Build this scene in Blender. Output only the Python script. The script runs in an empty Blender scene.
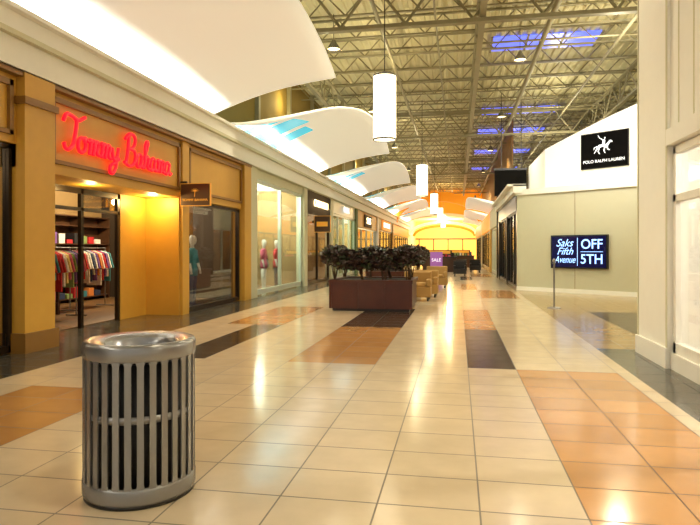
import bpy, math, random
from mathutils import Vector, Matrix
random.seed(7)
scene = bpy.context.scene
scene.view_settings.view_transform = 'Standard'
LS = 1.38

# ------------------------------------------------------------ materials
def lin(c):
    return tuple(((v/255)/12.92 if v/255 <= 0.04045 else ((v/255+0.055)/1.055)**2.4) for v in c)
def mat(name, rgb, rough=0.5, metal=0.0, emis=None, estr=0.0, noise=0.0, nscale=6.0, bump=0.0, spec=0.5):
    m = bpy.data.materials.new(name); m.use_nodes = True
    nt = m.node_tree; b = nt.nodes['Principled BSDF']
    col = lin(rgb)+(1,)
    b.inputs['Base Color'].default_value = col
    b.inputs['Roughness'].default_value = rough
    b.inputs['Metallic'].default_value = metal
    b.inputs['Specular IOR Level'].default_value = spec
    if noise > 0 or bump > 0:
        tc = nt.nodes.new('ShaderNodeTexCoord')
        n = nt.nodes.new('ShaderNodeTexNoise'); n.inputs['Scale'].default_value = nscale
        n.inputs['Detail'].default_value = 5
        nt.links.new(tc.outputs['Object'], n.inputs['Vector'])
        if noise > 0:
            r = nt.nodes.new('ShaderNodeMapRange')
            r.inputs['To Min'].default_value = 1-noise; r.inputs['To Max'].default_value = 1+noise
            nt.links.new(n.outputs['Fac'], r.inputs['Value'])
            mx = nt.nodes.new('ShaderNodeVectorMath'); mx.operation = 'SCALE'
            mx.inputs[0].default_value = col[:3]
            nt.links.new(r.outputs['Result'], mx.inputs['Scale'])
            nt.links.new(mx.outputs[0], b.inputs['Base Color'])
        if bump > 0:
            bp = nt.nodes.new('ShaderNodeBump'); bp.inputs['Strength'].default_value = bump
            nt.links.new(n.outputs['Fac'], bp.inputs['Height'])
            nt.links.new(bp.outputs['Normal'], b.inputs['Normal'])
    if emis is not None:
        b.inputs['Emission Color'].default_value = lin(emis)+(1,)
        b.inputs['Emission Strength'].default_value = estr
    return m
def glassmat(name, tint=(1,1,1), gl=0.10):
    m = bpy.data.materials.new(name); m.use_nodes = True
    nt = m.node_tree; nt.nodes.clear()
    o = nt.nodes.new('ShaderNodeOutputMaterial'); mx = nt.nodes.new('ShaderNodeMixShader')
    t = nt.nodes.new('ShaderNodeBsdfTransparent'); t.inputs[0].default_value = tint+(1,)
    g = nt.nodes.new('ShaderNodeBsdfGlossy'); g.inputs['Roughness'].default_value = 0.02
    fr = nt.nodes.new('ShaderNodeFresnel'); fr.inputs['IOR'].default_value = 1.3
    ml = nt.nodes.new('ShaderNodeMath'); ml.operation='MULTIPLY'; ml.inputs[1].default_value=.5
    nt.links.new(fr.outputs[0], ml.inputs[0])
    nt.links.new(ml.outputs[0], mx.inputs[0]); nt.links.new(t.outputs[0], mx.inputs[1])
    nt.links.new(g.outputs[0], mx.inputs[2]); nt.links.new(mx.outputs[0], o.inputs[0])
    return m
TX, TY, OX, OY = 0.575, 0.45, 0.12, 7.4
def tilemat(name, rgb, rough=0.16, var=0.10):
    m = bpy.data.materials.new(name); m.use_nodes = True
    nt = m.node_tree; b = nt.nodes['Principled BSDF']; L = nt.links.new
    tc = nt.nodes.new('ShaderNodeTexCoord')
    sp = nt.nodes.new('ShaderNodeSeparateXYZ'); L(tc.outputs['Object'], sp.inputs[0])
    def M(op, a, bb=None):
        n = nt.nodes.new('ShaderNodeMath'); n.operation = op
        for i, v in enumerate([a, bb]):
            if v is None: continue
            if isinstance(v, (int, float)): n.inputs[i].default_value = v
            else: L(v, n.inputs[i])
        return n.outputs[0]
    u = M('DIVIDE', M('SUBTRACT', sp.outputs[0], OX), TX)
    v = M('DIVIDE', M('SUBTRACT', sp.outputs[1], OY), TY)
    fu = M('FRACT', u); fv = M('FRACT', v)
    g = M('MAXIMUM', M('GREATER_THAN', M('ABSOLUTE', M('SUBTRACT', fu, 0.5)), 0.5-0.009),
          M('GREATER_THAN', M('ABSOLUTE', M('SUBTRACT', fv, 0.5)), 0.5-0.014))
    cb = nt.nodes.new('ShaderNodeCombineXYZ'); L(M('FLOOR', u), cb.inputs[0]); L(M('FLOOR', v), cb.inputs[1])
    wn = nt.nodes.new('ShaderNodeTexWhiteNoise'); wn.noise_dimensions = '2D'; L(cb.outputs[0], wn.inputs['Vector'])
    nz = nt.nodes.new('ShaderNodeTexNoise'); nz.inputs['Scale'].default_value = 4; nz.inputs['Detail'].default_value = 8
    L(tc.outputs['Object'], nz.inputs['Vector'])
    k = M('ADD', M('MULTIPLY', wn.outputs['Value'], var), M('MULTIPLY', nz.outputs['Fac'], 0.25))
    k = M('ADD', k, 0.87-var/2)
    sc = nt.nodes.new('ShaderNodeVectorMath'); sc.operation = 'SCALE'; sc.inputs[0].default_value = lin(rgb)
    L(k, sc.inputs['Scale'])
    mx = nt.nodes.new('ShaderNodeMix'); mx.data_type = 'RGBA'
    L(g, mx.inputs[0]); L(sc.outputs[0], mx.inputs[6])
    mx.inputs[7].default_value = tuple(c*0.28 for c in lin(rgb))+(1,)
    L(mx.outputs[2], b.inputs['Base Color'])
    L(M('ADD', M('MULTIPLY', g, 0.4), M('ADD', M('MULTIPLY', nz.outputs['Fac'], 0.10), rough-0.05)), b.inputs['Roughness'])
    bp = nt.nodes.new('ShaderNodeBump'); bp.inputs['Strength'].default_value = 0.2; bp.inputs['Distance'].default_value = 0.002
    L(M('SUBTRACT', M('MULTIPLY', nz.outputs['Fac'], 0.2), g), bp.inputs['Height'])
    L(bp.outputs['Normal'], b.inputs['Normal'])
    b.inputs['Specular IOR Level'].default_value = 0.6
    return m

M_cream = tilemat('tile_cream', (218, 198, 166))
M_orange = tilemat('tile_orange', (194, 142, 84), var=0.2)
M_brown = tilemat('tile_brown', (70, 52, 36), var=0.3)
M_grey = tilemat('tile_grey', (80, 76, 66), var=0.2)
M_beige = tilemat('tile_beige', (176, 148, 100), var=0.15)
M_white = mat('paint_white', (244, 242, 232), 0.6, noise=0.03)
M_sail = mat('sail_white_glow', (252, 251, 244), 0.6, emis=(255, 250, 232), estr=0.28)  # white fabric; emission put in as painted brightness, not a lamp
M_cyan = mat('clerestory_glass', (60, 165, 190), 0.2, emis=(80, 210, 235), estr=0.7)
M_tan = mat('paint_tan', (206, 156, 58), 0.5, noise=0.06)
M_tanD = mat('paint_tan_dark', (140, 98, 36), 0.5, noise=0.08)
M_olive = mat('wall_olive', (130, 106, 40), 0.8, noise=0.12, nscale=1.5)
M_cream_wall = mat('wall_cream', (208, 204, 172), 0.6, noise=0.03)
M_steel = mat('truss_steel', (146, 138, 108), 0.5, metal=0.1, noise=0.1)
M_deck = mat('roof_deck', (212, 204, 166), 0.6, noise=0.12, nscale=1.0)
M_dark = mat('dark_metal', (28, 24, 20), 0.35)
M_black = mat('black_panel', (8, 8, 10), 0.35)
M_matte = mat('black_matte', (10, 9, 8), 0.9, spec=.1)
M_frame = mat('window_frame', (200, 208, 192), 0.35)
M_bronze = mat('bronze_frame', (50, 38, 26), 0.3, metal=0.5)
M_glass = glassmat('shop_glass')
M_silver = mat('silver_paint', (150, 149, 148), 0.27, metal=0.6, noise=0.05, nscale=20)
M_liner = mat('bin_liner', (12, 12, 14), 0.6)
M_wood = mat('planter_wood', (76, 34, 20), 0.35, noise=0.25, nscale=5)
M_soil = mat('soil', (40, 28, 18), 0.9, noise=0.3, nscale=20)
M_leaf = mat('leaf_dark', (58, 38, 34), 0.45)
M_leaf2 = mat('leaf_green', (48, 60, 30), 0.45)
M_stem = mat('stem', (70, 50, 32), 0.8)
M_lamp = mat('pendant_shade', (255, 240, 200), 0.5, emis=(255, 240, 205), estr=3.0)
M_red = mat('neon_red', (225, 10, 30), 0.4, emis=(255, 8, 34), estr=1.6)
M_sky = mat('skylight', (80, 90, 200), 0.3, emis=(92, 108, 245), estr=1.7)
M_org = mat('paint_orange_glow', (228, 142, 26), 0.6, emis=(235, 135, 16), estr=0.55, noise=0.05)  # orange paint with emission standing in for light falling on it
M_glow = mat('glow_shopfront', (235, 190, 90), 0.6, emis=(255, 200, 90), estr=0.9)  # end wall surface; its glow is painted light to brighten the far end
M_lt = mat('light_panel', (255, 235, 190), 0.5, emis=(255, 228, 170), estr=4)
M_signtxt = mat('sign_white', (245, 245, 240), 0.5, emis=(240, 245, 255), estr=1.0)
M_bluetxt = mat('sign_blue', (150, 200, 255), 0.5, emis=(150, 190, 255), estr=1.8)
M_screen = mat('screen_dark', (6, 10, 40), 0.15, emis=(10, 18, 90), estr=0.35)
M_gold = mat('sign_gold', (220, 160, 60), 0.4, emis=(220, 150, 40), estr=0.4)
M_skin = mat('mannequin_white', (225, 220, 210), 0.4)
M_sofa = mat('sofa_fabric', (170, 132, 74), 0.7, noise=0.1)
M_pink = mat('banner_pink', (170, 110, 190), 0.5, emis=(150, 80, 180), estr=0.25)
M_dwood = mat('dark_wood', (74, 46, 26), 0.4, noise=0.2)
M_int = mat('interior_wall', (150, 120, 76), 0.7, noise=0.08)
M_intg = mat('interior_green', (110, 126, 84), 0.7, noise=0.08)
M_intd = mat('interior_dark', (66, 50, 34), 0.7)
M_carpet = mat('shop_floor', (120, 88, 54), 0.4, noise=0.1)
CL = [mat('cloth_%d' % i, c, 0.8) for i, c in enumerate([(190, 40, 45), (230, 225, 215), (60, 130, 140), (220, 130, 60), (50, 60, 90), (200, 90, 120), (130, 150, 90), (235, 205, 130), (40, 38, 40), (120, 80, 150)])]

# ------------------------------------------------------------ mesh builder
class B:
    def __init__(s): s.v=[]; s.f=[]; s.m=[]; s.mats=[]; s.sm=[]
    def mi(s, m):
        if m not in s.mats: s.mats.append(m)
        return s.mats.index(m)
    def face(s, pts, m, smooth=False):
        n=len(s.v); s.v += [tuple(p) for p in pts]; s.f.append(list(range(n, n+len(pts)))); s.m.append(s.mi(m)); s.sm.append(smooth)
    def idx(s, pts, faces, m, smooth=False):
        n=len(s.v); s.v += [tuple(p) for p in pts]; k=s.mi(m)
        for f in faces: s.f.append([n+i for i in f]); s.m.append(k); s.sm.append(smooth)
    def box(s, x0,x1,y0,y1,z0,z1, m, rot=None):
        p=[(x0,y0,z0),(x1,y0,z0),(x1,y1,z0),(x0,y1,z0),(x0,y0,z1),(x1,y0,z1),(x1,y1,z1),(x0,y1,z1)]
        if rot is not None: p=[tuple(rot @ Vector(q)) for q in p]
        s.idx(p, [(0,3,2,1),(4,5,6,7),(0,1,5,4),(1,2,6,5),(2,3,7,6),(3,0,4,7)], m)
    def cyl(s, p0, p1, r, m, n=8, r1=None, smooth=True):
        p0=Vector(p0); p1=Vector(p1); r1 = r if r1 is None else r1
        d=(p1-p0).normalized(); a=Vector((0,0,1)) if abs(d.z)<.9 else Vector((1,0,0))
        e=d.cross(a).normalized(); g=d.cross(e)
        pts=[]
        for c,rr in ((p0,r),(p1,r1)):
            for i in range(n):
                t=2*math.pi*i/n; pts.append(c+e*math.cos(t)*rr+g*math.sin(t)*rr)
        s.idx(pts, [(i,(i+1)%n,n+(i+1)%n,n+i) for i in range(n)], m, smooth)
        s.idx(pts, [tuple(reversed(range(n))), tuple(range(n,2*n))], m)
    def lathe(s, prof, c, m, n=32, smooth=True):
        pts=[]; cx,cy,cz=c
        for r,z in prof:
            for i in range(n):
                t=2*math.pi*i/n; pts.append((cx+r*math.cos(t), cy+r*math.sin(t), cz+z))
        fs=[]
        for j in range(len(prof)-1):
            for i in range(n):
                fs.append((j*n+i, j*n+(i+1)%n, (j+1)*n+(i+1)%n, (j+1)*n+i))
        s.idx(pts, fs, m, smooth)
    def loft(s, secs, m, n=12):
        pts=[]
        for x,y,z,rx,ry in secs:
            for i in range(n):
                t=2*math.pi*i/n; pts.append((x+rx*math.cos(t), y+ry*math.sin(t), z))
        fs=[]
        for j in range(len(secs)-1):
            for i in range(n): fs.append((j*n+i, j*n+(i+1)%n, (j+1)*n+(i+1)%n, (j+1)*n+i))
        fs += [tuple(reversed(range(n))), tuple(range((len(secs)-1)*n, len(secs)*n))]
        s.idx(pts, fs, m, True)
    def obj(s, name, parent=None, origin=None, bevel=0):
        if origin is None:
            xs=[p[0] for p in s.v]; ys=[p[1] for p in s.v]; zs=[p[2] for p in s.v]
            origin=((min(xs)+max(xs))/2,(min(ys)+max(ys))/2,min(zs))
        o=Vector(origin)
        me=bpy.data.meshes.new(name); me.from_pydata([tuple(Vector(p)-o) for p in s.v], [], s.f)
        for m in s.mats: me.materials.append(m)
        for i,p in enumerate(me.polygons): p.material_index=s.m[i]; p.use_smooth=s.sm[i]
        ob=bpy.data.objects.new(name, me); scene.collection.objects.link(ob)
        ob.location=o
        if parent:
            ob.parent=parent; ob.location = o-Vector(parent.location)
        if bevel:
            bv=ob.modifiers.new('bevel','BEVEL'); bv.width=bevel; bv.segments=2; bv.limit_method='ANGLE'
        return ob
def empty(name, loc):
    e=bpy.data.objects.new(name, None); e.empty_display_size=.2; scene.collection.objects.link(e); e.location=loc; return e
def text(name, body, loc, rot, size, m, parent=None, extrude=0.01, shear=0, offset=0, align='CENTER', sx=1.0, spacing=1.0):
    c=bpy.data.curves.new(name,'FONT'); c.body=body; c.size=size; c.extrude=extrude; c.shear=shear; c.offset=offset
    c.align_x=align; c.align_y='CENTER'; c.space_character=spacing
    c.materials.append(m)
    o=bpy.data.objects.new(name,c); scene.collection.objects.link(o)
    o.rotation_euler=rot; o.scale=(sx,1,1); o.location=loc
    if parent: o.parent=parent; o.location=Vector(loc)-Vector(parent.location)
    return o
R90=math.radians(90)
def light(name, kind, loc, energy, color=(1,.85,.6), radius=.1, **kw):
    l=bpy.data.lights.new(name, kind); l.energy=energy*LS; l.color=color
    if kind in ('POINT','SPOT'): l.shadow_soft_size=radius
    for k,v in kw.items(): setattr(l,k,v)
    o=bpy.data.objects.new(name,l); scene.collection.objects.link(o); o.location=loc; return o

# ------------------------------------------------------------ floor
b=B()
xs=[OX+TX*i for i in range(-24,24)]; xs=sorted(xs+[2.0])
ys=[OY+3.6*i for i in range(-3,30)]
ys=sorted(ys+[9.2, 5.6])
def kind(x,y):
    if x<-5.05: return M_grey
    if y<9.2 and x>2.0: return M_grey
    if .12<x<.70:
        if 7.4<y<11: return M_brown
        if 11<y<14.6: return M_orange
        if 21.8<y<25.4: return M_orange
        if 29<y<32.6: return M_brown
    if .69<x<1.85:
        if y<7.4: return M_orange
        if 18.2<y<21.8: return M_orange
        if 32.6<y<36.2: return M_orange
    if 3<x<4.2 and 12.5<y<16: return M_brown
    if -3.91<x<-3.32:
        if y<5.7 and y>0.3: return M_orange
        if 7.4<y<11: return M_brown
        if 11<y<14.6 : return M_orange
        if 18.2<y<21.8: return M_brown
        if 21.8<y<25.4: return M_orange
    if -4.48<x<-3.9 and (y<5.7 or 11<y<14.6): return M_orange
    if -2.19<x<-1.02:
        if 7.4<y<11: return M_orange
        if 11<y<14.6: return M_brown
        if 25.4<y<29: return M_orange
    if x>2.0: return M_beige
    return M_cream
for i in range(len(xs)-1):
    for j in range(len(ys)-1):
        x0,x1,y0,y1=xs[i],xs[i+1],ys[j],ys[j+1]
        b.face([(x0,y0,0),(x1,y0,0),(x1,y1,0),(x0,y1,0)], kind((x0+x1)/2,(y0+y1)/2))
b.obj('floor', origin=(0,0,0))

# ------------------------------------------------------------ roof deck, trusses
RZ=9.0; RX0,RX1,RY0,RY1=-7.2,13.0,-3.2,74.0
b=B(); x=RX0; p=.30
while x<RX1:
    for a,c,z0,z1 in ((0,.11,0,0),(.11,.15,0,.07),(.15,.26,.07,.07),(.26,.30,.07,0)):
        b.face([(x+a,RY0,RZ+z0),(x+a,RY1,RZ+z0),(x+c,RY1,RZ+z1),(x+c,RY0,RZ+z1)], M_deck)
    x+=p
b.box(RX0,RX1+.2,RY0,RY1,RZ+.09,RZ+.2,M_deck)
b.obj('ceiling', origin=(0,0,RZ))
b=B()
def joist(y, x0, x1, zt, dep, step, r=.022):
    b.box(x0,x1,y-.05,y+.05,zt-.05,zt,M_steel); b.box(x0,x1,y-.045,y+.045,zt-dep,zt-dep+.045,M_steel)
    n=int((x1-x0)/step); s=(x1-x0)/n
    for i in range(n):
        xa=x0+i*s; b.cyl((xa,y,zt-.03),(xa+s/2,y,zt-dep+.03),r,M_steel,4,smooth=False); b.cyl((xa+s/2,y,zt-dep+.03),(xa+s,y,zt-.03),r,M_steel,4,smooth=False)
y=6.0
while y<73: joist(y,RX0,RX1,RZ-.01,.65,1.1); y+=1.85
def girder(x, y0, y1, zt, dep, step, r=.035):
    b.box(x-.08,x+.08,y0,y1,zt-.09,zt,M_steel); b.box(x-.08,x+.08,y0,y1,zt-dep,zt-dep+.09,M_steel)
    n=int((y1-y0)/step); s=(y1-y0)/n
    for i in range(n):
        ya=y0+i*s; b.cyl((x,ya,zt-.03),(x,ya+s/2,zt-dep+.03),r,M_steel,5,smooth=False); b.cyl((x,ya+s/2,zt-dep+.03),(x,ya+s,zt-.03),r,M_steel,5,smooth=False)
        b.cyl((x,ya+s/2,zt-.03),(x,ya+s/2,zt-dep+.03),r*.8,M_steel,4,smooth=False)
for gx in (-5.2, .6, 6.4, 11.5): girder(gx,2,73,RZ-.66,1.1,2.4)
for gy in (15,30,45,60):
    zt=RZ-.70; b.box(RX0,RX1,gy-.09,gy+.09,zt-.1,zt,M_steel); b.box(RX0,RX1,gy-.09,gy+.09,zt-1.2,zt-1.1,M_steel)
    n=12; s=(RX1-RX0)/n
    for i in range(n):
        xa=RX0+i*s; b.cyl((xa,gy,zt),(xa+s/2,gy,zt-1.1),.04,M_steel,5); b.cyl((xa+s/2,gy,zt-1.1),(xa+s,gy,zt),.04,M_steel,5)
for px,pz,pr in ((-2.2,7.9,.06),(2.6,8.0,.09),(4.8,7.85,.05),(8.5,8.0,.08),(-.6,7.75,.03)):
    b.cyl((px,4,pz),(px,73,pz),pr,M_steel,8)
for py in range(10,72,9): b.cyl((-6.8,py,7.95),(12,py,7.95),.035,M_steel,6)
b.obj('roof_truss')
b=B()
for i,(x0,x1,yc) in enumerate(((1.2,4.9,22.2),(1.2,5.3,32.9),(1.2,5.3,38.4),(1.2,5.3,46.5),(1.2,5.3,56))):
    b.box(x0,x1,yc-.75,yc+.75,RZ-.03,RZ-.005,M_sky)
    for k in range(4): 
        xx=x0+(x1-x0)*k/3; b.box(xx-.04,xx+.04,yc-.8,yc+.8,RZ-.07,RZ-.02,M_steel)
b.obj('window_skylight')

# ------------------------------------------------------------ left facade
WX=-6.1
b=B()
def hdr(y0,y1,z0,z1,m,x=WX,t=.25): b.box(x-t,x,y0,y1,z0,z1,m)
# tan store
hdr(-3,7.3,2.94,3.94,M_tan); hdr(7.3,16.6,2.62,3.94,M_tan)
b.box(WX-.3,WX+.14,7.30,7.93,.28,3.94,M_tan); b.box(WX-.3,WX+.18,7.26,7.97,.0,.28,M_tanD)
b.box(WX-.3,WX+.18,7.26,7.97,3.5,3.6,M_tanD)
b.box(WX-.25,WX+.06,12.27,12.6,.0,3.94,M_tan); b.box(WX-.25,WX+.10,16.05,16.6,.0,3.94,M_tan)
b.box(WX-.25,WX+.03,3.2,3.6,.0,2.94,M_tan)
# raised frames on header
for (ya,yb) in ((8.0,12.2),(12.65,16.0),(-2,7.2)):
    zb=2.78 if ya>7 else 3.05
    b.box(WX,WX+.05,ya,yb,3.72,3.80,M_tanD); b.box(WX,WX+.05,ya,yb,zb,zb+.06,M_tanD)
    b.box(WX,WX+.05,ya,ya+.07,zb,3.8,M_tanD); b.box(WX,WX+.05,yb-.07,yb,zb,3.8,M_tanD)
b.box(WX-.2,WX+.12,-3,16.6,3.88,3.96,M_tanD)
# lighter stores beyond
hdr(16.6,23.4,3.66,3.95,M_cream_wall); b.box(WX-.25,WX+.08,16.6,17.2,0,3.95,M_cream_wall); b.box(WX-.25,WX+.08,22.8,23.3,0,3.95,M_cream_wall)
hdr(23.3,28.3,3.0,3.95,M_intd); b.box(WX-.25,WX+.05,28.0,28.5,0,3.95,M_cream_wall)
hdr(28.3,35.3,3.3,3.95,M_frame); b.box(WX-.25,WX+.08,35,35.6,0,3.95,M_intg)
hdr(35.6,45,2.9,3.95,M_tan); b.box(WX-.25,WX+.08,44.6,45.4,0,3.95,M_white)
hdr(45.4,56,3.1,3.95,M_cream_wall); b.box(WX-.25,WX+.08,55.6,56.4,0,3.95,M_tan)
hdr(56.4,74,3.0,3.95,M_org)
b.obj('wall_left')
# recess walls and soffit of the entry
b=B()
b.box(-6.98,-6.9,11.2,12.24,0,2.61,M_tan); b.box(-6.98,-6.105,12.22,12.265,0,2.61,M_tan)
b.box(-6.98,-6.36,7.93,12.26,2.62,2.72,M_tan); b.box(-6.98,-6.41,7.86,7.94,0,2.61,M_tan)
b.obj('wall_left_recess')
b=B(); b.box(WX-.9,-5.95,-3,74,3.96,4.35,M_white); b.box(WX-.9,-5.86,-3,74,4.35,4.42,M_cream_wall); b.box(WX-.9,-5.9,-3,74,4.42,4.75,M_white); b.box(WX-.9,-5.80,-3,74,4.68,4.75,M_white)
b.box(WX-.1,-5.98,-3,74,3.94,3.97,M_cream_wall)
b.obj('trim_1')
b=B(); b.box(-7.3,-7.1,-3,74,4.75,9.1,M_olive)
for yy in range(0,74,4): b.box(-7.1,-6.95,yy,yy+.2,4.75,9,M_steel)
b.obj('wall_left_upper')
# shop shells
b=B()
b.box(-11.2,-11,-3,74,0,4,M_int)
for yy,m in ((-3,M_int),(7.6,M_intd),(16.6,M_intd),(23.0,M_int),(28.2,M_int),(35.2,M_intg),(45,M_int),(56,M_int),(73.8,M_int)):
    b.box(-11,-7.0 if yy==7.6 else WX-.26,yy,yy+.15,0,3.94,m)
b.box(-11,-7.0,-3,16.6,3.3,3.4,M_intd); b.box(-11,-6.4,16.6,74,3.8,3.9,M_white)
b.box(-10.95,-10.9,16.8,23,0,3.8,M_intg); b.box(-10.95,-10.9,28.4,35,0,3.8,M_intg)
b.box(-10.9,-10.8,8,16.5,0,3.3,M_int)
b.obj('wall_left_back')
b=B(); b.box(-10.75,-7.02,-3,16.5,.003,.012,M_carpet); b.box(-10.85,-7.02,16.7,73,.003,.012,M_carpet); b.obj('floor_shop')
# windows
def window(name, x, y0, y1, z0, z1, nd, fm, fw=.06, trans=None):
    w=B(); dx=.05
    w.box(x-dx,x+dx,y0,y1,z0,z0+fw*1.6,fm); w.box(x-dx,x+dx,y0,y1,z1-fw,z1,fm)
    for i in range(nd+1):
        yy=y0+(y1-y0)*i/nd; a=max(y0,yy-fw/2); c=min(y1,yy+fw/2)
        if i==0: c=y0+fw
        if i==nd: a=y1-fw
        w.box(x-dx,x+dx,a,c,z0,z1,fm)
    if trans: w.box(x-dx,x+dx,y0,y1,trans-fw/2,trans+fw/2,fm)
    w.box(x-.006,x+.006,y0+fw,y1-fw,z0+fw,z1-fw,M_glass)
    return w.obj(name)
window('window_1',WX-.1,3.6,7.28,0.02,2.93,2,M_bronze)
window('window_2',WX-.1,-2.9,3.2,0.02,2.93,3,M_bronze)
window('window_3',WX-.1,12.62,16.03,0.02,2.6,1,M_bronze)
window('window_4',WX-.08,17.22,22.78,0.05,3.65,2,M_frame,.1)
window('window_5',WX-.1,23.32,27.98,0.02,2.98,2,M_bronze)
window('window_6',WX-.08,28.52,34.98,0.02,3.28,4,M_frame,.1)
window('window_7',WX-.1,35.62,44.58,0.02,2.88,4,M_frame,.1)
window('window_8',WX-.1,45.42,55.58,0.02,3.08,5,M_bronze,.1)
window('window_9',WX-.1,56.42,73.5,0.02,2.98,7,M_bronze,.1)
# entry door with sidelight
w=B(); 
for yy in (8.0,8.62,9.9,11.10): w.box(-6.97,-6.9,yy,yy+.08,0,2.6,M_bronze)
w.box(-6.97,-6.9,8,11.18,2.5,2.6,M_bronze); w.box(-6.97,-6.9,8,11.18,2.18,2.24,M_bronze)
w.box(-6.94,-6.93,8.08,8.62,.1,2.5,M_glass); w.box(-6.94,-6.93,9.98,11.1,2.24,2.5,M_glass)
w.box(-7.8,-7.0,9.9,9.94,0.02,2.15,M_glass); w.box(-7.8,-7.74,9.89,9.95,.02,2.15,M_bronze)
w.obj('door_1')

# red script sign as bent tube lettering
LET={'T':([[(-.05,.80),(.05,1.0),(.28,1.0),(.55,.93),(.85,1.08)],[(.50,.95),(.48,.5),(.38,.1),(.15,.0),(.04,.16)]],.62),
'o':([[(.28,.45),(.08,.4),(.02,.2),(.12,.02),(.3,.05),(.36,.25),(.28,.45),(.42,.40),(.5,.38)]],.48),
'm':([[(0,.4),(.08,.45),(.1,.3),(.08,0)],[(.09,.25),(.2,.45),(.27,.4),(.26,0)],[(.27,.25),(.38,.45),(.46,.4),(.45,.08),(.56,.03)]],.58),
'y':([[(0,.42),(.06,.2),(.15,.04),(.3,.15)],[(.34,.45),(.3,.1),(.22,-.3),(.05,-.42),(-.02,-.25),(.2,-.05),(.42,.1)]],.5),
'B':([[(.17,1.0),(.15,.5),(.1,0)],[(-.04,.85),(.2,1.07),(.5,1.0),(.52,.75),(.3,.56),(.15,.54)],[(.3,.56),(.58,.48),(.6,.15),(.35,-.03),(.0,.06)]],.7),
'a':([[(.3,.4),(.15,.46),(.02,.25),(.08,.02),(.22,.05),(.31,.3),(.32,.42)],[(.32,.42),(.31,.1),(.38,.02),(.48,.08)]],.46),
'h':([[(.02,.4),(.15,.8),(.16,1.0),(.07,.95),(.06,.4),(.05,0)],[(.06,.25),(.18,.46),(.28,.4),(.28,.06),(.4,.02)]],.42)}
e=empty('storefront_sign',(WX+.1,8.2,3.0))
def strokes(name, s, m, sx, sy, bev):
    c=bpy.data.curves.new(name,'CURVE'); c.dimensions='3D'; c.bevel_depth=bev; c.bevel_resolution=2; c.resolution_u=6
    X=0
    for ch in s:
        if ch==' ': X+=.22; continue
        st,adv=LET[ch]
        for pl in st:
            sp=c.splines.new('BEZIER'); sp.bezier_points.add(len(pl)-1)
            for i,(px,py) in enumerate(pl):
                bp=sp.bezier_points[i]; bp.co=((X+px+py*.12)*sx,py*sy,0); bp.handle_left_type='AUTO'; bp.handle_right_type='AUTO'
        X+=adv
    c.materials.append(m)
    o=bpy.data.objects.new(name,c); scene.collection.objects.link(o); return o
o=strokes('lettering','Tommy Bahama',M_red,.575,.54,.030); o.parent=e; o.location=(0,-.05,0.03); o.rotation_euler=(R90,0,R90)
# blade sign
b=B(); b.box(-6.04,-5.34,12.17,12.23,2.42,2.92,M_gold); b.box(-6.025,-5.355,12.15,12.25,2.435,2.905,M_dwood)
b.box(-6.1,-5.9,12.18,12.22,2.92,2.97,M_dark); 
s=empty('blade_sign',(-5.7,12.2,2.42)); b.obj('board',s)
text('lettering','TOMMY BAHAMA',(-5.69,12.145,2.55),(R90,0,0),.075,M_gold,s,extrude=.003)
p=B()
for k in range(7):
    a=math.radians(20+k*23); p.cyl((-5.69,12.145,2.74),(-5.69+.10*math.cos(a),12.145,2.72+.09*math.sin(a)),.008,M_gold,5,r1=.003)
p.cyl((-5.70,12.145,2.62),(-5.69,12.145,2.74),.008,M_gold,5); p.obj('palm_emblem',s)

# other left signs
def wallsign(name, txt, y, z, size, m, backm=None, w=1, h=.4):
    e=empty(name,(WX+.05,y,z)); 
    if backm:
        q=B(); q.box(WX,WX+.08,y-w/2,y+w/2,z-h/2,z+h/2,backm); q.obj('panel',e)
    text('lettering',txt,(WX+.1,y,z),(R90,0,R90),size,m,e,extrude=.015)
wallsign('storefront_sign','CALVIN KLEIN',25.7,3.45,.42,M_lt)
b=B(); b.box(-6.02,-5.3,24.4,24.46,2.2,2.9,M_gold); b.box(-6.0,-5.32,24.38,24.48,2.22,2.88,M_dwood); b.box(-5.9,-5.42,24.37,24.49,2.45,2.65,M_gold); b.box(-6.1,-6.02,24.4,24.46,2.6,2.7,M_dark); b.obj('blade_sign')
wallsign('storefront_sign','OUTLET',31.8,3.6,.45,M_signtxt)
wallsign('storefront_sign','SHOES',40,3.4,.6,M_lt,M_intd,3,.8)
wallsign('storefront_sign','FACTORY STORE',50.5,3.5,.6,M_signtxt,M_org,6,.8)

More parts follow.
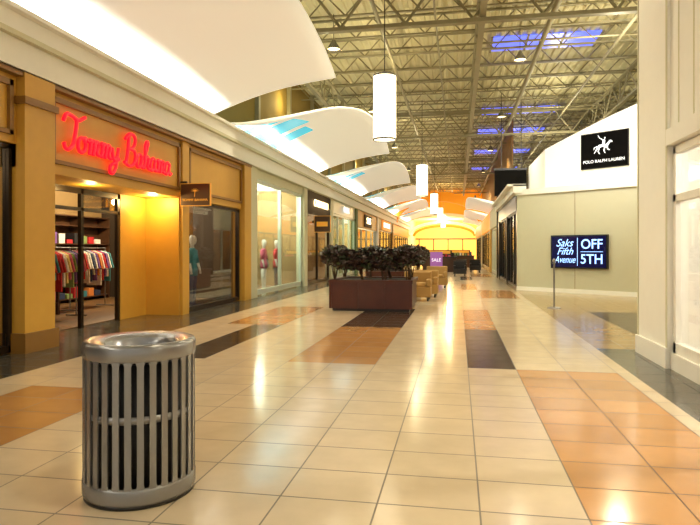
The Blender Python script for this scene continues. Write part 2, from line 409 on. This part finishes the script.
# ------------------------------------------------------------ vault sails
def cr(pts, n):
    out=[]
    P=[pts[0]]+pts+[pts[-1]]
    for i in range(1,len(P)-2):
        for k in range(n):
            t=k/n; a,b_,c,d=P[i-1],P[i],P[i+1],P[i+2]
            out.append(tuple(.5*((2*b_[j])+(-a[j]+c[j])*t+(2*a[j]-5*b_[j]+4*c[j]-d[j])*t*t+(-a[j]+3*b_[j]-3*c[j]+d[j])*t**3) for j in range(3)))
    out.append(pts[-1]); return out
RIM=[(-6.3,.3,4.82),(-5.4,1.0,4.92),(-4.4,2.0,5.35),(-3.7,3.0,5.75),(-3.25,4.5,6.05),(-3.0,6.0,6.15),(-2.95,8,6.15),(-2.95,10,6.0),(-3.0,11.6,5.77)]
def sail(name, Y0, mirror=None, first=False):
    rim=cr(RIM,5); q=B(); NS=12; grid=[]
    for (x,dy,z) in rim:
        row=[]
        for k in range(NS+1):
            s=k/NS; xx=-6.75+(x+6.75)*s; zz=4.78+(z-4.78)*s + .18*math.sin(math.pi*s)*min(1,(x+6.75)/3)
            if mirror: xx = mirror[0] + (xx+6.75)*-mirror[1]; zz=4.0+(zz-4.78)*mirror[1]+.0
            row.append((xx,Y0+dy,zz))
        grid.append(row)
    for i in range(len(grid)-1):
        for k in range(NS):
            dy=rim[i][1]
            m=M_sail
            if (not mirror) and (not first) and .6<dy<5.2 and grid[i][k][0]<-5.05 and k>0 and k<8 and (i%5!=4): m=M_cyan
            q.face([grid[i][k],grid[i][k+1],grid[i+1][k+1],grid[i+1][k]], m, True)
    o=q.obj(name)
    import bmesh
    bm=bmesh.new(); bm.from_mesh(o.data); bmesh.ops.remove_doubles(bm,verts=bm.verts,dist=.0005); bmesh.ops.recalc_face_normals(bm,faces=bm.faces)
    bm.to_mesh(o.data); bm.free()
    sd=o.modifiers.new('thick','SOLIDIFY'); sd.thickness=.07; sd.offset=0
    return o
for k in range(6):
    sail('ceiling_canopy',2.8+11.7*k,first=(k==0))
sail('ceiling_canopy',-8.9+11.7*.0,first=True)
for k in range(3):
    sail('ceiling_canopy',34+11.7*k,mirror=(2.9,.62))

# ------------------------------------------------------------ pendants
for ly in (13.5,27.9,42.3,56.7,68):
    q=B(); c=(-1.66,ly,3.97)
    q.lathe([(.262,.03),(.262,1.47)],c,M_lamp,32); q.lathe([(0.0,.05),(.255,.05)],c,M_lamp,32); q.lathe([(0,1.46),(.26,1.46)],c,M_lamp,32)
    q.lathe([(.255,0),(.27,0),(.27,.04),(.255,.04)],c,M_silver,32); q.lathe([(.255,1.46),(.27,1.46),(.27,1.5),(.255,1.5)],c,M_silver,32)
    q.cyl((c[0],c[1],5.45),(c[0],c[1],RZ-.5),.012,M_dark,6); q.cyl((c[0],c[1],5.45),(c[0],c[1],5.55),.06,M_silver,10)
    q.obj('pendant_lamp')

# ------------------------------------------------------------ right near store
NX=2.55
b=B()
b.box(NX,NX+.3,-3,7.8,2.72,9,M_white); b.box(NX,NX+.3,-3,7.8,0,.2,M_white)
b.box(NX-.03,NX+.35,7.8,9.0,0,9,M_white)
for yy in (7.82,8.98): b.box(NX-.04,NX-.03,yy-.02,yy+.02,.25,9,M_cream_wall)
yy=7.5
while yy>-3: b.box(NX-.008,NX,yy-.01,yy+.01,2.95,9,M_cream_wall); yy-=.45
b.box(NX-.05,NX,-3,7.8,2.72,2.92,M_white); b.box(NX-.06,NX-.03,7.78,9.02,0,.25,M_white)
b.box(NX,13,8.85,9.0,0,9,M_white)
b.obj('wall_right')
window('window_10',NX+.08,-2.9,7.78,.2,2.7,7,M_white,.08,trans=2.08)
b=B(); b.box(6.6,6.8,-3,8.85,0,4,M_cream_wall); b.box(NX+.3,6.6,-3,8.85,3.2,3.3,M_white); b.obj('wall_right_back')
b=B(); b.box(NX+.4,6.5,-2.9,8.7,.003,.012,M_beige); b.obj('floor_shop')
b=B(); b.box(12.8,13,9,74,0,9,M_olive); b.obj('wall_right_outer')

# angled wall
A=Vector((2.1,22.1,0)); D=Vector((.794,-.607,0)).normalized(); N=Vector((-.607,-.794,0)).normalized()
ang=math.atan2(D.y,D.x)
def AM(org): return Matrix.Translation(org) @ Matrix.Rotation(ang,4,'Z')
T=AM(A)
M_sage=mat('wall_sage', (196,192,164), .6, noise=.03)
b=B()
b.box(0,8.9,0,.25,0,3.42,M_sage,T); b.box(-.05,8.9,-.06,.3,3.42,3.62,M_white,T); b.box(0,8.9,-.03,0,0,.14,M_white,T)
for t in (2.2,4.4,6.6): b.box(t-.006,t+.006,-.006,0,.14,3.42,M_tanD,T)
b.obj('wall_right_angled')
# corridor-side front
b=B()
b.box(2.1,2.3,22.1,22.5,0,3.5,M_dark); b.box(2.1,2.3,26.8,27.1,0,3.5,M_dark); b.box(2.1,2.3,31.6,32.1,0,3.5,M_dark)
b.box(2.1,2.3,22.2,32,2.9,3.5,M_black); b.box(1.95,2.4,21.9,32.4,3.5,3.8,M_white); b.box(1.75,2.4,21.9,32.4,3.74,3.82,M_white)
b.box(2.3,2.4,22.5,32,0,3,M_black)
b.box(2.1,2.9,32.1,33.5,0,5.2,M_matte)
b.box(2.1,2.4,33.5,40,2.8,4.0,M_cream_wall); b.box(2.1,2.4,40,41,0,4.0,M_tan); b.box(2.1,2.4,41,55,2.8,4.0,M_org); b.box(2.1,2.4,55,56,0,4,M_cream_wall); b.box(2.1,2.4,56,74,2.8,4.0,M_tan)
b.box(5,5.1,33.5,74,0,4,M_int); b.box(2.4,5,33.5,74,3.9,4.0,M_white); b.box(2.9,3.0,33.5,74,4,9,M_tanD)
b.obj('wall_right_far')
window('window_11',2.2,22.5,26.8,.02,2.9,3,M_dark); window('window_12',2.2,27.1,31.6,.02,2.9,3,M_dark)
window('window_13',2.25,33.5,40,.02,2.8,4,M_frame,.1); window('window_14',2.25,41,55,.02,2.8,6,M_bronze,.1); window('window_15',2.25,56,73,.02,2.8,6,M_bronze,.1)
# dark ceiling-hung banner panel on the right side
q=B(); q.box(1.7,3.15,28.6,28.75,4.0,5.25,M_matte); q.box(1.67,3.18,28.58,28.77,5.2,5.3,M_dark); q.box(2.0,2.03,28.66,28.7,5.3,8.4,M_dark); q.box(2.9,2.93,28.66,28.7,5.3,8.4,M_dark)
q.obj('hanging_panel')
# upper white mass
UA=A+Vector((1.2,1.6,0)); TU=AM(UA)
b=B(); n=24; L_=9.0
def topz(t): return 5.25+1.75*math.sin(min(1,(t+.2)/7.5)*math.pi/2)
for i in range(n):
    t0=L_*i/n; t1=L_*(i+1)/n
    P=[TU@Vector((t0,0,3.5)),TU@Vector((t1,0,3.5)),TU@Vector((t1,0,topz(t1))),TU@Vector((t0,0,topz(t0)))]
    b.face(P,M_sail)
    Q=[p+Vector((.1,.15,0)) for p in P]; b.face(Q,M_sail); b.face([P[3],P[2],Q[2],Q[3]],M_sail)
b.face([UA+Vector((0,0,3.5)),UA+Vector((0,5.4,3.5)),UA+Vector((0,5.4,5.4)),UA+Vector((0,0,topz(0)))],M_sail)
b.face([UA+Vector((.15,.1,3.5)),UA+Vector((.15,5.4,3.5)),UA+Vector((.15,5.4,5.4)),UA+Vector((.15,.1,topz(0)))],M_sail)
b.obj('wall_right_upper')
b=B(); b.idx([(2.15,22.1,3.45),tuple(A+D*8.8+Vector((0,0,3.45))),(12.5,32,3.45),(2.15,32,3.45)],[(0,1,2,3)],M_cream_wall); b.obj('trim_2')

# horse-rider sign
s=empty('wall_sign', TU@Vector((2.3,-.05,4.4)))
q=B(); q.box(1.5,3.15,-.1,-.01,4.4,5.62,M_matte,TU); q.box(1.47,3.18,-.08,-.005,4.37,5.65,M_dark,TU); q.obj('panel',s)
text('lettering','POLO RALPH LAUREN',TU@Vector((2.32,-.12,4.62)),(R90,0,ang),.15,M_signtxt,s,extrude=.004)
q=B()
def poly(pts):
    q.face([TU@Vector((2.32+px*.85,-.115,5.14+pz*.85)) for px,pz in pts], M_signtxt)
poly([(-.26,.0),(-.18,.07),(.12,.07),(.2,.02),(.18,-.06),(.05,-.02),(-.1,-.03),(-.2,-.08)])
poly([(.12,.07),(.2,.02),(.3,.14),(.36,.12),(.38,.16),(.3,.22),(.24,.2)])
poly([(.18,-.06),(.12,-.03),(.16,-.16),(.26,-.2),(.27,-.17),(.2,-.14)])
poly([(.08,-.03),(.03,-.03),(.0,-.2),(.06,-.3),(.09,-.29),(.05,-.2)])
poly([(-.2,-.08),(-.14,-.04),(-.2,-.2),(-.14,-.32),(-.18,-.32),(-.25,-.2)])
poly([(-.26,.0),(-.22,-.07),(-.3,-.18),(-.38,-.28),(-.40,-.25),(-.33,-.14)])
poly([(-.26,.03),(-.24,.0),(-.36,-.04),(-.42,-.14),(-.41,-.03)])
poly([(-.05,.07),(.05,.07),(.08,.22),(.04,.28),(-.03,.24)])
poly([(.03,.30),(.08,.30),(.09,.36),(.04,.37)])
poly([(.0,.08),(.05,.08),(.10,-.06),(.07,-.09)])
poly([(-.02,.22),(.0,.26),(-.18,.38),(-.19,.365)])
poly([(-.24,.46),(-.22,.48),(-.14,.34),(-.16,.33)])
q.obj('rider_emblem',s)
# screen sign
s=empty('digital_sign', T@Vector((2.35,-.05,.85)))
q=B(); q.box(1.38,3.34,-.1,0,.83,1.95,M_black,T); q.box(1.43,3.29,-.11,-.1,.88,1.90,M_screen,T)
q.box(2.335,2.35,-.118,-.11,.93,1.85,M_bluetxt,T); q.box(2.45,3.2,-.118,-.11,1.385,1.40,M_bluetxt,T); q.obj('panel',s)
def st(t,body,z,size,shear,off,sx=1): text('lettering',body,T@Vector((t,-.125,z)),(R90,0,ang),size,M_bluetxt,s,extrude=.003,shear=shear,offset=off,sx=sx)
st(1.88,'Saks',1.68,.36,.4,.0,.95); st(1.9,'Fifth',1.40,.34,.4,.0,.95); st(1.9,'Avenue',1.12,.32,.4,.0,.75)
st(2.83,'OFF',1.63,.44,0,.004,.95); st(2.83,'5TH',1.14,.44,0,.004,.95)

# ------------------------------------------------------------ far end
b=B(); Yh=73.9
zA=lambda x: 4.2+1.5*math.sqrt(max(0,1-((x+2)/4.8)**2)) if abs(x+2)<4.8 else 4.2
for i in range(80):
    x0=-7+i*.25; x1=x0+.25
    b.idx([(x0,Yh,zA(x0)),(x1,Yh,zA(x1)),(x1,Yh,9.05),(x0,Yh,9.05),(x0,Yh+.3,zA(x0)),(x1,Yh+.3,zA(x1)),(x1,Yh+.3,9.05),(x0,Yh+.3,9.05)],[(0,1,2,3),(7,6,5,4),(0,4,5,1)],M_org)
    if abs(x0+2)<5: b.idx([(x0,Yh-.3,zA(x0)-.05),(x1,Yh-.3,zA(x1)-.05),(x1,Yh-.3,zA(x1)+.3),(x0,Yh-.3,zA(x0)+.3),(x0,Yh,zA(x0)-.05),(x1,Yh,zA(x1)-.05)],[(0,1,2,3),(0,4,5,1)],M_white)
b.obj('wall_back')
def portal(yc, cx, half, z0, rise, th, m):
    q=B(); n=28
    for i in range(n):
        a0=math.pi*i/n; a1=math.pi*(i+1)/n
        P=[]
        for a,ro in ((a0,0),(a1,0),(a1,th),(a0,th)):
            P.append((cx-math.cos(a)*(half+ro), z0+math.sin(a)*(rise+ro)))
        f=[(x,yc,z) for x,z in P]; g=[(x,yc+.9,z) for x,z in P]
        q.idx(f+g,[(0,1,2,3),(7,6,5,4),(0,4,5,1),(3,2,6,7)],m)
    q.obj('trim_3')
portal(58,-2.0,3.9,4.2,2.0,.9,M_org)
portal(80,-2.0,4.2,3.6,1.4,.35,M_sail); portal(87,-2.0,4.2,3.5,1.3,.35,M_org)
b=B(); b.box(-7,13,100,100.2,0,6.5,M_glow); b.box(-7.2,-7,74.2,100,0,6.5,M_cream_wall); b.box(5,5.2,74.2,100,0,6.5,M_cream_wall)
for i in range(5): b.box(-6.5+i*2.4,-6.35+i*2.4,99.85,100,0,3.2,M_dwood)
b.box(-7,5,99.85,100,3.2,3.4,M_dwood)
b.obj('wall_end')
b=B(); b.box(-7.2,5.2,74.2,100.2,6.2,6.4,M_white); b.obj('ceiling_far')

# ------------------------------------------------------------ trash can
C=(-1.90,3.30,0); tc=empty('trash_can',C)
q=B(); R=.318
q.lathe([(R-.01,.02),(R+.003,.02),(R+.008,.035),(R+.008,.10),(R+.002,.115),(R-.012,.115)],C,M_silver,64)
q.lathe([(R-.012,.82),(R+.002,.82),(R+.008,.83),(R+.008,.895),(R+.0,.912),(R-.015,.918),(.215,.895),(.205,.885),(.205,.80)],C,M_silver,64)
q.lathe([(R-.02,.0),(R-.0,.0),(R-.0,.02),(R-.02,.02)],C,M_dark,64)
q.lathe([(R-.016,.475),(R-.004,.475),(R-.004,.515),(R-.016,.515)],C,M_silver,64)
q.obj('shell_rings',tc)
q=B(); ns=30
for i in range(ns):
    a0=2*math.pi*(i-.27)/ns; a1=2*math.pi*(i+.27)/ns
    pts=[]
    for z in (.10,.83):
        for (a,r) in ((a0,R-.006),(a1,R-.006),(a1,R+.004),(a0,R+.004)):
            pts.append((C[0]+r*math.cos(a),C[1]+r*math.sin(a),z))
    q.idx(pts,[(3,2,6,7),(0,3,7,4),(2,1,5,6),(1,0,4,5)],M_silver)
    g0=2*math.pi*(i+.27)/ns; g1=2*math.pi*(i+.73)/ns
    for zb,sg in ((.115,1),(.82,-1)):
        K=6
        for k in range(K):
            f0=k/K; f1=(k+1)/K
            h=lambda f:.022*(1-math.sqrt(max(0,1-(2*f-1)**2)))
            P=[]
            for f,hh in ((f0,0),(f1,0),(f1,h(f1)),(f0,h(f0))):
                a=g0+(g1-g0)*f; P.append((C[0]+(R+.003)*math.cos(a),C[1]+(R+.003)*math.sin(a),zb+sg*hh))
            q.face(P,M_silver)
q.obj('slats',tc)
q=B(); q.lathe([(0,.04),(R-.035,.04),(R-.035,.80),(R-.05,.80),(R-.05,.2),(0,.15)],C,M_liner,48); q.obj('liner',tc)

# ------------------------------------------------------------ planters, sofa
def planter(x0,x1,y0,y1,seed,npl):
    random.seed(seed)
    e=empty('planter',((x0+x1)/2,(y0+y1)/2,0))
    q=B(); h=.74
    q.box(x0,x1,y0,y1,.06,h-.08,M_wood); q.box(x0-.04,x1+.04,y0-.04,y0+.1,h-.08,h,M_wood); q.box(x0-.04,x1+.04,y1-.1,y1+.04,h-.08,h,M_wood)
    q.box(x0-.04,x0+.1,y0,y1,h-.08,h,M_wood); q.box(x1-.1,x1+.04,y0,y1,h-.08,h,M_wood); q.box(x0+.04,x1-.04,y0+.04,y1-.04,0,.06,M_dark)
    n=3
    for i in range(n+1):
        xx=x0+(x1-x0)*i/n; q.box(xx-.03,xx+.03,y0-.02,y0,.06,h-.08,M_wood)
    q.obj('box',e)
    q=B(); q.box(x0+.1,x1-.1,y0+.1,y1-.1,h-.1,h-.03,M_soil); q.obj('soil',e)
    q=B()
    cs=[]
    for r in range(2):
        for i in range(npl):
            cs.append((x0+.1+(x1-x0-.2)*i/(npl-1)+random.uniform(-.05,.05), y0+.35+r*(y1-y0-.7), 1.20+random.uniform(-.04,.12)))
    for cx,cy,cz in cs:
        for k in range(5):
            q.cyl((cx+random.uniform(-.06,.06),cy+random.uniform(-.05,.05),h-.05),(cx+random.uniform(-.15,.15),cy+random.uniform(-.1,.1),cz),.016,M_stem,5,r1=.008)
        for k in range(800):
            th=random.uniform(0,2*math.pi); ph=math.acos(random.uniform(-.8,1)); rr=.38*random.uniform(.45,1.0)
            p=Vector((cx+rr*math.sin(ph)*math.cos(th), cy+rr*math.sin(ph)*math.sin(th), cz+.8*rr*math.cos(ph)))
            u=Vector((random.uniform(-1,1),random.uniform(-1,1),random.uniform(-.6,.6))).normalized(); v=u.cross(Vector((random.uniform(-1,1),random.uniform(-1,1),random.uniform(-1,1)))).normalized()
            l=random.uniform(.05,.09); w_=l*.42
            q.face([p-u*l,p+v*w_,p+u*l,p-v*w_], M_leaf if random.random()<.75 else M_leaf2)
    q.obj('shrub_foliage',e)
planter(-3.0,-1.08,13.8,15.7,1,4)
planter(-3.0,-1.3,19.5,21.5,2,4)
def sofa(x0,x1,y0,y1,back):
    q=B()
    q.box(x0,x1,y0,y1,.12,.42,M_sofa); q.box(x0,x1,(y1-.22),y1,.42,.82,M_sofa)
    q.box(x0,x0+.14,y0,y1-.22,.42,.62,M_sofa); q.box(x1-.14,x1,y0,y1-.22,.42,.62,M_sofa)
    q.box(x0+.15,x1-.15,y0-.02,y1-.23,.42,.52,M_sofa)
    for xx in (x0+.06,x1-.12):
        for yy in (y0+.06,y1-.12): q.box(xx,xx+.06,yy,yy+.06,0,.12,M_dark)
    q.obj('sofa',bevel=.03)
sofa(-1.55,-.75,16.7,17.5,1); sofa(-1.45,-.6,18.0,18.8,1); sofa(-1.2,-.4,22.5,23.3,1)
# stanchion sign stand
q=B(); q.lathe([(0,.03),(.1,.03),(.17,.012),(.175,0)],(2.36,15.4,0),M_silver,32); q.cyl((2.36,15.4,.01),(2.36,15.4,1.18),.022,M_silver,12)
q.lathe([(.022,1.15),(.04,1.16),(.04,1.2),(.02,1.23),(0,1.235)],(2.36,15.4,0),M_silver,20); q.cyl((2.36,15.4,1.1),(2.36,15.4,1.14),.035,M_silver,16)
q.obj('stanchion_post')
# banner
q=B(); q.box(-1.35,-.75,29.4,29.44,.1,1.35,M_pink); q.box(-1.45,-.65,29.3,29.54,0,.08,M_dark); q.cyl((-1.05,29.46,.05),(-1.05,29.46,1.3),.02,M_dark,8)
s=empty('banner_stand',(-1.05,29.4,0)); q.obj('banner',s); text('lettering','SALE',(-1.05,29.38,.95),(R90,0,0),.22,M_signtxt,s,extrude=.002)
# low kiosks
def kiosk(x,y,w=2.2,d=1.4):
    q=B(); q.box(x-w/2,x+w/2,y-d/2,y+d/2,0,.95,M_dwood); q.box(x-w/2-.05,x+w/2+.05,y-d/2-.05,y+d/2+.05,.95,1.0,M_dark)
    for k in range(9):
        xx=x-w/2+.25+k*(w-.5)/8; hh=random.uniform(.1,.35); q.box(xx-.07,xx+.07,y-.3,y-.1,1.0,1.0+hh,random.choice(CL))
    q.box(x-w/2+.3,x+w/2-.3,y,y+.04,1,1.45,M_intd); q.box(x-w/2+.4,x+w/2-.4,y-.02,y,1.2,1.4,M_gold)
    q.obj('mall_kiosk')
kiosk(-1.2,40); kiosk(.2,50); kiosk(-1.5,58); 
def chair(x,y):
    q=B(); q.box(x-.35,x+.35,y-.35,y+.35,.15,.42,M_dark); q.box(x-.35,x+.35,y+.22,y+.35,.42,.85,M_dark)
    q.box(x-.35,x-.24,y-.35,y+.22,.42,.6,M_dark); q.box(x+.24,x+.35,y-.35,y+.22,.42,.6,M_dark)
    for a in (-.3,.24):
        for c in (-.3,.24): q.box(x+a,x+a+.06,y+c,y+c+.06,0,.15,M_dark)
    q.obj('armchair',bevel=.02)
for cx,cy in ((.2,38),(1.1,39),(.1,33),( -3.2,26)): chair(cx,cy)

# ------------------------------------------------------------ shop stock
def rack(x,y,n,along='y',L=1.4):
    q=B(); h=1.5
    def P(a,b_,z): return (x+b_,y+a,z) if along=='y' else (x+a,y+b_,z)
    q.cyl(P(-L/2,0,h),P(L/2,0,h),.015,M_silver,6)
    for s_ in (-1,1):
        q.cyl(P(s_*L/2,0,0.02),P(s_*L/2,0,h),.015,M_silver,6); q.cyl(P(s_*L/2,-.25,.03),P(s_*L/2,.25,.03),.015,M_silver,6)
    for i in range(n):
        a=-L/2+.08+(L-.16)*i/(n-1); m=random.choice(CL); l=random.uniform(.65,.95)
        prof=[(0,h-.06),(.2,h-.14),(.3,h-.5),(.24,h-.52),(.19,h-.3),(.2,h-l),(-.2,h-l),(-.19,h-.3),(-.24,h-.52),(-.3,h-.5),(-.2,h-.14)]
        f=[P(a-.02,c,z) for c,z in prof]; g=[P(a+.02,c,z) for c,z in prof]; k=len(prof)
        q.idx(f+g,[tuple(range(k)),tuple(reversed(range(k,2*k)))]+[(j,(j+1)%k,k+(j+1)%k,k+j) for j in range(k)],m)
    q.obj('clothes_rack')
def wallrail(x,y0,y1,z):
    q=B(); q.cyl((x,y0,z),(x,y1,z),.015,M_silver,6)
    for yy in (y0,y1): q.box(x-.35,x+.01,yy-.02,yy+.02,z-.02,z+.02,M_silver)
    yy=y0+.1
    while yy<y1-.1:
        m=random.choice(CL); n=random.randint(3,7)
        for k in range(n):
            if yy>y1-.1: break
            q.box(x-.22,x+.22,yy,yy+.04,z-.75-random.uniform(0,.1),z-.08,m); q.box(x-.12,x+.12,yy+.01,yy+.03,z-.08,z,m); yy+=.06
        yy+=.05
    q.obj('clothes_rail')
def table(x,y,w=1.2,d=.8,h=.8):
    q=B(); q.box(x-w/2,x+w/2,y-d/2,y+d/2,h-.06,h,M_dwood); 
    for a in (-w/2+.03,w/2-.09):
        for c in (-d/2+.03,d/2-.09): q.box(x+a,x+a+.06,y+c,y+c+.06,0.013,h-.06,M_dwood)
    q.box(x-w/2+.06,x+w/2-.06,y-d/2+.06,y+d/2-.06,.25,.29,M_dwood)
    for i in range(3):
        for j in range(2):
            for k in range(random.randint(2,5)):
                xx=x-w/2+.2+i*(w-.4)/2; yy=y-d/2+.2+j*(d-.4); q.box(xx-.13,xx+.13,yy-.12,yy+.12,h+k*.04,h+k*.04+.036,random.choice(CL))
    q.obj('display_table')
def mannequin(x,y,mt,ml,z0=.013,arm=.1):
    q=B(); q.lathe([(0,.02),(.16,.02),(.17,0)],(x,y,z0),M_silver,20)
    for s_ in (-1,1):
        q.loft([(x,y+s_*.10,z0+.02,.07,.04),(x,y+s_*.10,z0+.1,.04,.035),(x,y+s_*.10,z0+.45,.058,.052),(x,y+s_*.09,z0+.9,.085,.085)],ml)
        q.loft([(x+arm,y+s_*.26,z0+.82,.03,.02),(x+arm*.8,y+s_*.26,z0+.95,.032,.03),(x+arm*.3,y+s_*.25,z0+1.12,.04,.038)],M_skin,8)
        q.loft([(x+arm*.3,y+s_*.25,z0+1.1,.055,.05),(x,y+s_*.215,z0+1.3,.055,.055),(x,y+s_*.17,z0+1.44,.06,.06)],mt,8)
    q.loft([(x,y,z0+.78,.12,.18),(x,y,z0+.92,.12,.185),(x,y,z0+1.08,.1,.15),(x,y,z0+1.25,.12,.18),(x,y,z0+1.4,.105,.2),(x,y,z0+1.47,.07,.12),(x,y,z0+1.49,.05,.06)],mt,16)
    q.loft([(x,y,z0+1.46,.05,.05),(x,y,z0+1.56,.045,.045),(x+.015,y,z0+1.6,.075,.06),(x+.02,y,z0+1.68,.098,.075),(x+.01,y,z0+1.76,.09,.07),(x,y,z0+1.81,.05,.04),(x,y,z0+1.82,.01,.01)],M_skin,14)
    q.obj('mannequin')
def shelf(x,y0,y1,h=2.4):
    q=B(); q.box(x,x+.03,y0,y1,0.013,h,M_dwood)
    n=max(2,int((y1-y0)/1))
    for i in range(n+1): yy=y0+(y1-y0)*i/n; q.box(x+.03,x+.4,yy-.02,yy+.02,0.013,h,M_dwood)
    for z in (.1,.6,1.1,1.6,2.1,h-.03):
        q.box(x+.03,x+.4,y0,y1,z,z+.03,M_dwood)
        yy=y0+.2
        while yy<y1-.2 and z<h-.3:
            m=random.choice(CL); q.box(x+.08,x+.36,yy-.12,yy+.12,z+.03,z+.03+random.uniform(.1,.3),m); yy+=.32
    q.obj('display_shelf')
random.seed(3)
wallrail(-10.4,8.4,12,2.05); wallrail(-10.4,8.4,12,1.1); shelf(-10.75,12.3,16.2)
rack(-8.6,9.6,14,'x'); rack(-8.2,10.9,14,'y'); table(-9.3,11.4); table(-8.0,14.2); rack(-9.0,13.2,14,'y')
mannequin(-6.72,13.3,CL[1],CL[7]); mannequin(-6.72,14.2,CL[2],CL[4]); 
q=B(); q.box(-7.5,-7.45,14.9,15.6,1.2,1.9,M_dark); q.box(-7.45,-7.44,14.97,15.53,1.27,1.83,CL[7]); q.box(-7.5,-7.46,14.7,15.8,0.013,2.9,M_tan); q.obj('picture_display')
mannequin(-6.8,18.1,CL[0],CL[0]); mannequin(-6.8,18.8,CL[1],CL[0]); mannequin(-6.9,20.4,CL[5],CL[1]); mannequin(-6.8,21.6,CL[0],CL[8])
rack(-8.6,19,14); shelf(-10.85,17.2,22.8); table(-8.8,21)
mannequin(-7.1,24.6,CL[8],CL[8]); mannequin(-7.1,26,CL[5],CL[4]); shelf(-10.9,23.5,28)
rack(-7.8,31,14); mannequin(-7.1,30,CL[3],CL[8]); shelf(-10.85,29,35); rack(-7.6,40,14); shelf(-10.9,36,44); table(-7.8,38)
table(-7.8,50); shelf(-10.9,46,55)
rack(-8.2,5.2,12); table(-8.2,3)
shelf(6.19,0,8.5); table(4.6,6.3); mannequin(3.7,3.2,CL[0],CL[4]); rack(4.4,8.0,12,'x')

# ------------------------------------------------------------ small ceiling fixtures, added roof fill
WC=(1,.88,.64)
def highbay(x,y,e=150):
    q=B(); z=7.35
    q.lathe([(.05,.28),(.09,.2),(.2,.02),(.21,0),(.19,0)],(x,y,z),M_silver,20); q.lathe([(0,.03),(.185,.03)],(x,y,z),M_lt,20)
    q.cyl((x,y,z+.25),(x,y,8.4),.01,M_dark,5); q.obj('high_bay_light')
    l=light('lamp_bulb','SPOT',(x,y,z-.04),e,WC,.15,spot_size=math.radians(140),spot_blend=.6)
for yy in (1,9,17,25,34,44,54,66):
    highbay(-3.6,yy,260 if yy<5 else 430); highbay(1.9 if yy>9 else 1.2,yy+2,240 if yy<5 else 430)
for yy in (14,20,30): highbay(7.5,yy,400)
for k in range(-1,6):
    o=light('cove_strip','AREA',(-5.95,2.8+11.7*k+6.2,4.80),340,(1,.97,.88),shape='RECTANGLE',size=.12,size_y=10.4)
    o.rotation_euler=(math.radians(180),math.radians(-50),0)
for k in range(8):  # added fill points without fixtures, brighten the roof; next two loops too
    yy=5+k*9; light('roof_fill','POINT',(-6.6,yy,7.4),45,(1,.85,.4),.15); 
for yy in (10,18,28,40,54): light('roof_fill','POINT',(4.5,yy,6.6),100 if yy<15 else 190,(1,.9,.62),.12)
for yy in (20,34,50): light('roof_fill','POINT',(-2.4,yy,6.9),95,(1,.85,.5),.12)
o=light('wall_washer','SPOT',(3.2,15.5,7.3),1000,(1,.98,.93),.1,spot_size=math.radians(80),spot_blend=.7)
d=(Vector((6,21.5,5.3))-Vector((3.2,15.5,7.3))); o.rotation_euler=d.to_track_quat('-Z','Y').to_euler()
# shop interiors, entry recess and far corridor
for loc,e_,c in (((-8.8,10,3.1),130,(1,.8,.5)),((-8.5,14.3,3.1),340,(1,.85,.55)),((-6.5,11.8,2.5),30,(1,.75,.3)),((-6.5,9.6,2.5),14,(1,.75,.3)),
    ((-8.3,4,3.1),60,(1,.8,.5)),((-7.6,19,3.6),380,(.85,1,.75)),((-7.6,21.6,3.6),280,(.85,1,.75)),((-8.2,25.7,3.5),150,(1,.8,.5)),((-8,31.5,3.5),320,(.8,1,.65)),
    ((-8,40,3.5),250,(1,.85,.6)),((-8,50,3.5),250,(1,.85,.6)),((-8,64,3.5),300,(1,.8,.5)),((4.6,5.5,3.0),300,(1,.93,.8)),((4.6,1.0,3.0),150,(1,.93,.8)),
    ((3.7,37,3.4),160,(1,.8,.5)),((3.7,48,3.4),200,(1,.8,.5)),((3.7,64,3.4),200,(1,.8,.5)),((-2,80,5.5),1400,(1,.75,.4)),((-2,92,5.5),1800,(1,.8,.45)),((-1,68,6.5),500,(1,.7,.3))):
    light('interior_light','POINT',loc,e_,c,.08)

# ------------------------------------------------------------ world, camera
w=bpy.data.worlds.new('world'); scene.world=w; w.use_nodes=True
w.node_tree.nodes['Background'].inputs[0].default_value=(1,.93,.8,1); w.node_tree.nodes['Background'].inputs[1].default_value=.6
cam=bpy.data.cameras.new('camera'); co=bpy.data.objects.new('camera',cam); scene.collection.objects.link(co)
co.location=(0,0,1.45); co.rotation_euler=(R90,0,math.radians(10.37)); cam.sensor_width=36; cam.lens=590/700*36; cam.shift_y=-12.5/700
cam.clip_end=300; scene.camera=co
